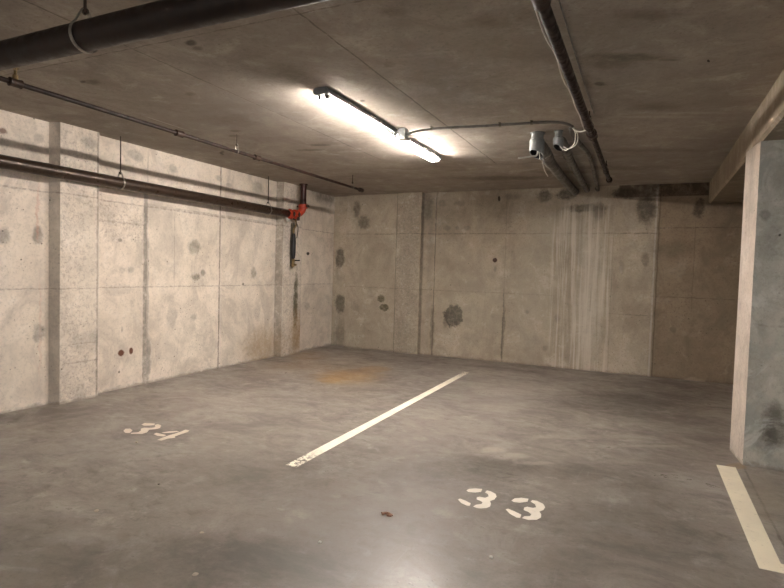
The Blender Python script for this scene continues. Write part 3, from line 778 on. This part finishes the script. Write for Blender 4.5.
el = mp
bm = bmesh.new(); add_tube(bm, smooth_path([(-5.41, 7.50, 2.40), (-5.405, 7.60, 2.40), (-5.385, 7.69, 2.42), (-5.355, 7.755, 2.48), (-5.34, 7.77, 2.55)], 5), .060, 20); obj('elbow', bm, m_orange, el, True)['label'] = 'orange-red elbow'
for c, ax in (((-5.41, 7.49, 2.397), (0, 1, 0)), ((-5.34, 7.77, 2.555), (0, 0, 1)), ((-5.40, 7.62, 2.402), (0, 1, 0))):
    cc, av = Vector(c), Vector(ax); u, v = frame(av)
    bm = bmesh.new(); add_tube(bm, [cc - av * .034, cc - av * .030, cc - av * .012, cc + av * .012, cc + av * .030, cc + av * .034], [.066, .078, .084, .084, .078, .066], 22)
    cp = obj('coupling', bm, m_orange, el, True, 45)
    for s in (-1, 1):
        bm = bmesh.new()
        add_cyl(bm, cc + u * s * .092 - v * .04, cc + u * s * .092 + v * .04, .011, 8); add_cyl(bm, cc + u * s * .092 - v * .020, cc + u * s * .092 + v * .020, .021, 6)
        obj('bolt', bm, m_coupling, cp)
bm = bmesh.new(); add_tube(bm, [(-5.40, 7.62, 2.36), (-5.40, 7.61, 2.315)], .03, 14); add_tube(bm, [(-5.34, 7.63, 2.36), (-5.33, 7.62, 2.31)], .026, 12)
obj('outlet_boss', bm, m_coupling, el, True, 40)
bm = bmesh.new(); add_cyl(bm, (-5.46, 7.50, 2.30), (-5.42, 7.46, 2.33), .036, 14); obj('white_cap', bm, m_white, el, True, 40)['label'] = 'white cap'

dv = mp
bm = bmesh.new(); add_box(bm, (-5.52, 7.675, 1.53), (-5.455, 7.710, 2.27), .004); obj('backing_plate', bm, m_plate, dv)
bm = bmesh.new(); add_tube(bm, smooth_path([(-5.40, 7.640, 2.33), (-5.42, 7.690, 2.24), (-5.44, 7.655, 2.15), (-5.435, 7.650, 2.06), (-5.435, 7.650, 1.60)], 5), .016, 10); obj('drain_tube', bm, m_brass, dv, True)
bm = bmesh.new(); add_tube(bm, [(-5.43, 7.640, 2.09), (-5.43, 7.640, 2.06), (-5.43, 7.640, 1.95), (-5.43, 7.640, 1.78), (-5.43, 7.640, 1.68), (-5.43, 7.640, 1.66)], [.02, .034, .040, .040, .032, .02], 14); obj('sleeve', bm, m_black, dv, True, 40)['label'] = 'black sleeve on the drain line'
bm = bmesh.new(); add_tube(bm, smooth_path([(-5.41, 7.680, 2.27), (-5.36, 7.660, 2.20), (-5.355, 7.650, 2.10), (-5.37, 7.650, 2.01)], 5), .008, 8); obj('lever', bm, m_plate, dv, True)
bm = bmesh.new(); add_box(bm, (-5.455, 7.630, 1.615), (-5.40, 7.670, 1.65), .004); add_cyl(bm, (-5.47, 7.660, 1.56), (-5.38, 7.660, 1.56), .018, 10); add_cyl(bm, (-5.435, 7.650, 1.52), (-5.435, 7.650, 1.61), .024, 10); obj('valve_body', bm, m_brass, dv, True, 40)
bm = bmesh.new(); add_cyl(bm, (-5.39, 7.650, 1.632), (-5.30, 7.645, 1.635), .011, 10); obj('outlet', bm, m_black, dv, True, 40)

# thin branch pipe under the ceiling, left
BX, BZ = -4.08, 2.745
br = thing('branch_pipe', (BX, 4, BZ), 'thin brown sprinkler branch pipe near the ceiling, parallel to the left wall', 'pipe')
bm = bmesh.new(); add_tube(bm, [(BX, -3 + 10.5 * k / 20, BZ) for k in range(21)], .018, 16); obj('tube', bm, m_rust_pipe, br, True)
bm = bmesh.new(); add_tube(bm, [(BX, 7.44, BZ), (BX, 7.45, BZ), (BX, 7.53, BZ), (BX, 7.54, BZ)], [.02, .032, .032, .02], 14); obj('end_cap', bm, m_coupling, br, True, 40)
for yy in (2.38, 3.86, 5.0):
    bm = bmesh.new(); add_tube(bm, [(BX, yy - .045, BZ), (BX, yy - .04, BZ), (BX, yy - .025, BZ), (BX, yy + .025, BZ), (BX, yy + .04, BZ), (BX, yy + .045, BZ)], [.02, .032, .029, .029, .032, .02], 14)
    c = obj('coupling', bm, m_coupling, br, True, 40)
bm = bmesh.new(); add_cyl(bm, (BX, 2.38, BZ + .02), (BX, 2.38, BZ + .055), .018, 12); add_cyl(bm, (BX, 2.38, BZ + .05), (BX, 2.38, BZ + .085), .010, 8)
for s in (-1, 1): add_box(bm, (BX + s * .013 - .002, 2.377, BZ + .05), (BX + s * .013 + .002, 2.383, BZ + .10))
add_cyl(bm, (BX, 2.38, BZ + .10), (BX, 2.38, BZ + .104), .024, 14)
obj('sprinkler_head', bm, m_brass, br, True, 40)
for yy in (.2, 4.66, 7.22): clevis(br, BX, yy, BZ, .023, (0, 1, 0))

# brown pipe, right of centre
RX, RZc = -.51, 2.80
rp = thing('branch_pipe', (RX, 5, RZc), 'rusty brown sprinkler branch pipe right of the lights, running to the back wall', 'pipe')
bm = bmesh.new(); add_tube(bm, [(RX, -3 + 8.3 * k / 14, RZc) for k in range(15)], .032, 18); add_tube(bm, [(RX, 5.3 + 2.55 * k / 6, RZc) for k in range(7)], .026, 16)
obj('tube', bm, m_rust_pipe, rp, True, 50)
for yy in (2.62, 5.33):
    bm = bmesh.new(); add_tube(bm, [(RX, yy - .07, RZc), (RX, yy - .065, RZc), (RX, yy - .03, RZc), (RX, yy + .03, RZc), (RX, yy + .065, RZc), (RX, yy + .07, RZc)], [.032, .046, .041, .041, .044, .027], 16)
    obj('coupling', bm, m_coupling, rp, True, 40)
bm = bmesh.new(); add_tube(bm, [(RX, 7.80, RZc), (RX, 7.81, RZc), (RX, 7.90, RZc), (RX, 7.91, RZc)], [.026, .038, .038, .02], 16); obj('end_cap', bm, m_coupling, rp, True, 40)
for yy in (1.2, 5.02, 7.2): clevis(rp, RX, yy, RZc, .033 if yy < 5.3 else .027, (0, 1, 0), m_rod)

# pale cord sagging along the pipe
pts = [(RX - .045, 2.55 + 2.5 * k / 14, RZc - .006 + .012 * math.sin(k * 1.7)) for k in range(15)]
pts = [(RX - .040 - .003 * math.sin(k * 1.1), p_[1], p_[2]) for k, p_ in enumerate(pts)]
bm = bmesh.new(); add_tube(bm, smooth_path(pts, 4), .0045, 8)
tag(obj('electric_cable', bm, m_cable, None, True), 'pale cord running along the left side of the rusty pipe right of centre', 'cable')
bm = bmesh.new(); add_tube(bm, smooth_path([(RX + .04, 2.5, ZC - .006), (RX + .035, 3.2, ZC - .006), (RX + .03, 4.0, ZC - .006), (RX + .03, 5.1, ZC - .006)], 6), .004, 6)
tag(obj('thin_cable', bm, m_grey_conduit, None, True), 'thin grey cable fixed to the ceiling right of the rusty pipe', 'cable')

# ---------------------------------------------------------------- conduits with open elbows
def open_elbow(root, x, y, r, z_bot, neck):
    # vertical hollow body open at the bottom on a slanted cut, neck into the ceiling
    bm = bmesh.new(); seg = 24
    prof = [(neck, ZC), (neck, ZC - .06), (r, ZC - .072), (r, z_bot)]
    rings = []
    for rr, z in prof:
        rings.append([bm.verts.new((x + rr * math.cos(2 * math.pi * k / seg), y + rr * math.sin(2 * math.pi * k / seg),
                      z - (rr * (.32 * math.cos(2 * math.pi * k / seg) + .40 * math.sin(2 * math.pi * k / seg)) if z == z_bot else 0))) for k in range(seg)])
    inner = [bm.verts.new(v.co + Vector((-(v.co.x - x) * .14, -(v.co.y - y) * .14, 0))) for v in rings[-1]]
    deep = [bm.verts.new(v.co + Vector((0, 0, .055))) for v in inner]
    rings += [inner, deep]
    for a, b in zip(rings, rings[1:]):
        for k in range(seg): bm.faces.new((a[k], a[(k + 1) % seg], b[(k + 1) % seg], b[k]))
    bm.faces.new(deep)
    o = obj('elbow_body', bm, [m_grey_plastic, m_dark], root, True, 40)
    for pl in o.data.polygons:
        if pl.index >= 4 * seg: pl.material_index = 1
    bm = bmesh.new(); add_cyl(bm, (x, y, ZC - .012), (x, y, ZC), neck * 1.25, 20); obj('ceiling_flange', bm, m_grey_plastic, root, True, 40)

ca = thing('conduit_pipe', (-1.04, 5.62, ZC), 'fattest grey conduit with a wide open elbow at the ceiling', 'conduit')
open_elbow(ca, -1.06, 5.62, .074, 2.715, .060)
bm = bmesh.new(); add_tube(bm, smooth_path([(-1.055, 5.66, 2.83), (-1.03, 5.72, 2.81), (-1.025, 5.86, 2.79), (-1.05, 6.3, 2.79), (-1.09, 7.6, 2.825), (-1.10, YB + .01, 2.855)], 6), .060, 20); obj('tube', bm, m_grey_conduit, ca, True)
bm = bmesh.new(); add_tube(bm, [(-1.025, 5.86, 2.79), (-1.045, 6.2, 2.79)], .068, 20); obj('socket', bm, m_grey_conduit, ca, True, 40)
cb_ = thing('conduit_pipe', (-.82, 5.6, ZC), 'middle grey conduit with a smaller open elbow at the ceiling', 'conduit')
open_elbow(cb_, -.85, 5.60, .050, 2.765, .036)
bm = bmesh.new(); add_tube(bm, smooth_path([(-.845, 5.62, 2.85), (-.825, 5.68, 2.845), (-.82, 5.85, 2.83), (-.85, 6.4, 2.835), (-.92, YB + .01, 2.875)], 6), .043, 18); obj('tube', bm, m_grey_conduit, cb_, True)
bm = bmesh.new(); add_tube(bm, [(-.825, 5.95, 2.832), (-.85, 6.35, 2.835)], .052, 18); obj('socket', bm, m_grey_conduit, cb_, True, 40)
cc_ = thing('conduit_pipe', (-.72, 5.6, ZC), 'thin curved grey conduit nearest the rusty pipe', 'conduit')
bm = bmesh.new(); add_tube(bm, smooth_path([(-.72, 5.5, ZC), (-.715, 5.62, 2.90), (-.70, 5.95, 2.885), (-.66, 6.5, 2.885), (-.67, 7.2, 2.885), (-.76, YB + .01, 2.885)], 6), .026, 14); obj('tube', bm, m_grey_conduit, cc_, True)
bm = bmesh.new(); add_tube(bm, [(-.76, YB - .10, 2.885), (-.76, YB, 2.885)], .034, 14); obj('socket', bm, m_grey_conduit, cc_, True, 40)

def cable(pts, r, label, name='electric_cable'):
    bm = bmesh.new(); add_tube(bm, smooth_path(pts, 8), r, 8); return tag(obj(name, bm, m_cable, None, True), label, 'cable')
cable([(-.70, 5.36, ZC - .02), (-.68, 5.40, ZC - .05), (-.62, 5.36, ZC - .085), (-.55, 5.28, ZC - .09), (-.535, 5.20, ZC - .095)], .006, 'white cable end reaching across to the rusty pipe')
cable([(-.70, 5.40, ZC - .02), (-.67, 5.42, ZC - .08), (-.675, 5.44, ZC - .16), (-.71, 5.46, ZC - .20), (-.76, 5.50, ZC - .215), (-.81, 5.58, ZC - .18), (-.84, 5.60, ZC - .13)], .005, 'white cable drooping in a loop into the smaller open elbow')
cable([(-.69, 5.42, ZC - .02), (-.655, 5.44, ZC - .08), (-.65, 5.46, ZC - .14), (-.68, 5.48, ZC - .185), (-.74, 5.52, ZC - .20), (-.80, 5.60, ZC - .16)], .005, 'second white cable drooping just inside the looped one')
cable([(-1.05, 5.63, 2.78), (-1.05, 5.58, 2.70), (-1.09, 5.54, 2.685), (-1.14, 5.48, 2.665), (-1.19, 5.40, 2.645)], .008, 'white cable tail sticking out left from the wide open elbow')
cable([(-1.04, 5.62, 2.76), (-1.035, 5.70, 2.685), (-1.06, 5.95, 2.715), (-1.11, 6.4, 2.70), (-1.155, 6.9, 2.72)], .006, 'white cable trailing back along the fattest conduit')

# ---------------------------------------------------------------- scraps on the floor
def scrap(x, y, s, mat, label, name='debris_chip', cat='debris', flat=.5, seed=0):
    rnd = random.Random(seed); bm = bmesh.new()
    bmesh.ops.create_icosphere(bm, subdivisions=2, radius=s)
    for v in bm.verts:
        v.co *= rnd.uniform(.75, 1.2); v.co.z = v.co.z * flat + s * flat * .8
        v.co += Vector((x, y, 0))
    lo = min(v.co.z for v in bm.verts)
    for v in bm.verts: v.co.z -= lo
    return tag(obj(name, bm, mat), label, cat)
m_chip = simple('pale_chip', 'b8ac9c', .8); m_leaf = simple('dry_leaf', '7a4a34', .8, 0, 'a88a74', 60); m_dchip = simple('dark_chip', '3a2f26', .8); m_wchip = simple('white_chip', 'd8d6d0', .7)
scrap(-1.56, 2.50, .010, m_wchip, 'small white chip on the floor between the highlight and the line', seed=1)
scrap(-.68, 2.79, .011, m_wchip, 'white paper fleck on the floor below the number 33', seed=2)
scrap(-2.94, 2.18, .014, m_chip, 'pale pebble on the floor at lower left', seed=3)
scrap(-2.20, 2.28, .012, m_chip, 'pale chip on the dark floor patch', seed=4, flat=.3)
scrap(-1.92, 1.95, .014, m_chip, 'crumbled pale chip near the bottom edge', seed=5, flat=.3)
scrap(-2.95, 2.45 + .2, .007, m_dchip, 'tiny dark pebble right of the pale pebble', seed=6)
scrap(-3.81, 3.19, .013, m_chip, 'pebble on the floor below the number 34', seed=7)
bm = bmesh.new(); rnd = random.Random(4)
for k in range(9):
    cx, cy, a = -1.39 + rnd.uniform(-.03, .035), 2.99 + rnd.uniform(-.02, .02), rnd.uniform(0, 3.1)
    L_, w_ = rnd.uniform(.010, .020), rnd.uniform(.005, .009)
    q = [Vector((cx + math.cos(a) * s * L_ - math.sin(a) * t_ * w_, cy + math.sin(a) * s * L_ + math.cos(a) * t_ * w_, .001)) for s, t_ in ((-1, 0), (-.3, -1), (1, 0), (.2, 1))]
    lo = [bm.verts.new(v) for v in q]; hi = [bm.verts.new(v + Vector((0, 0, rnd.uniform(.004, .010)))) for v in q]
    bm.faces.new(lo[::-1]); bm.faces.new(hi)
    for i in range(4): bm.faces.new((lo[i], lo[(i + 1) % 4], hi[(i + 1) % 4], hi[i]))
tag(obj('crumpled_leaf', bm, m_leaf), 'crumbled brown leaf on the floor left of the number 33', 'leaf')
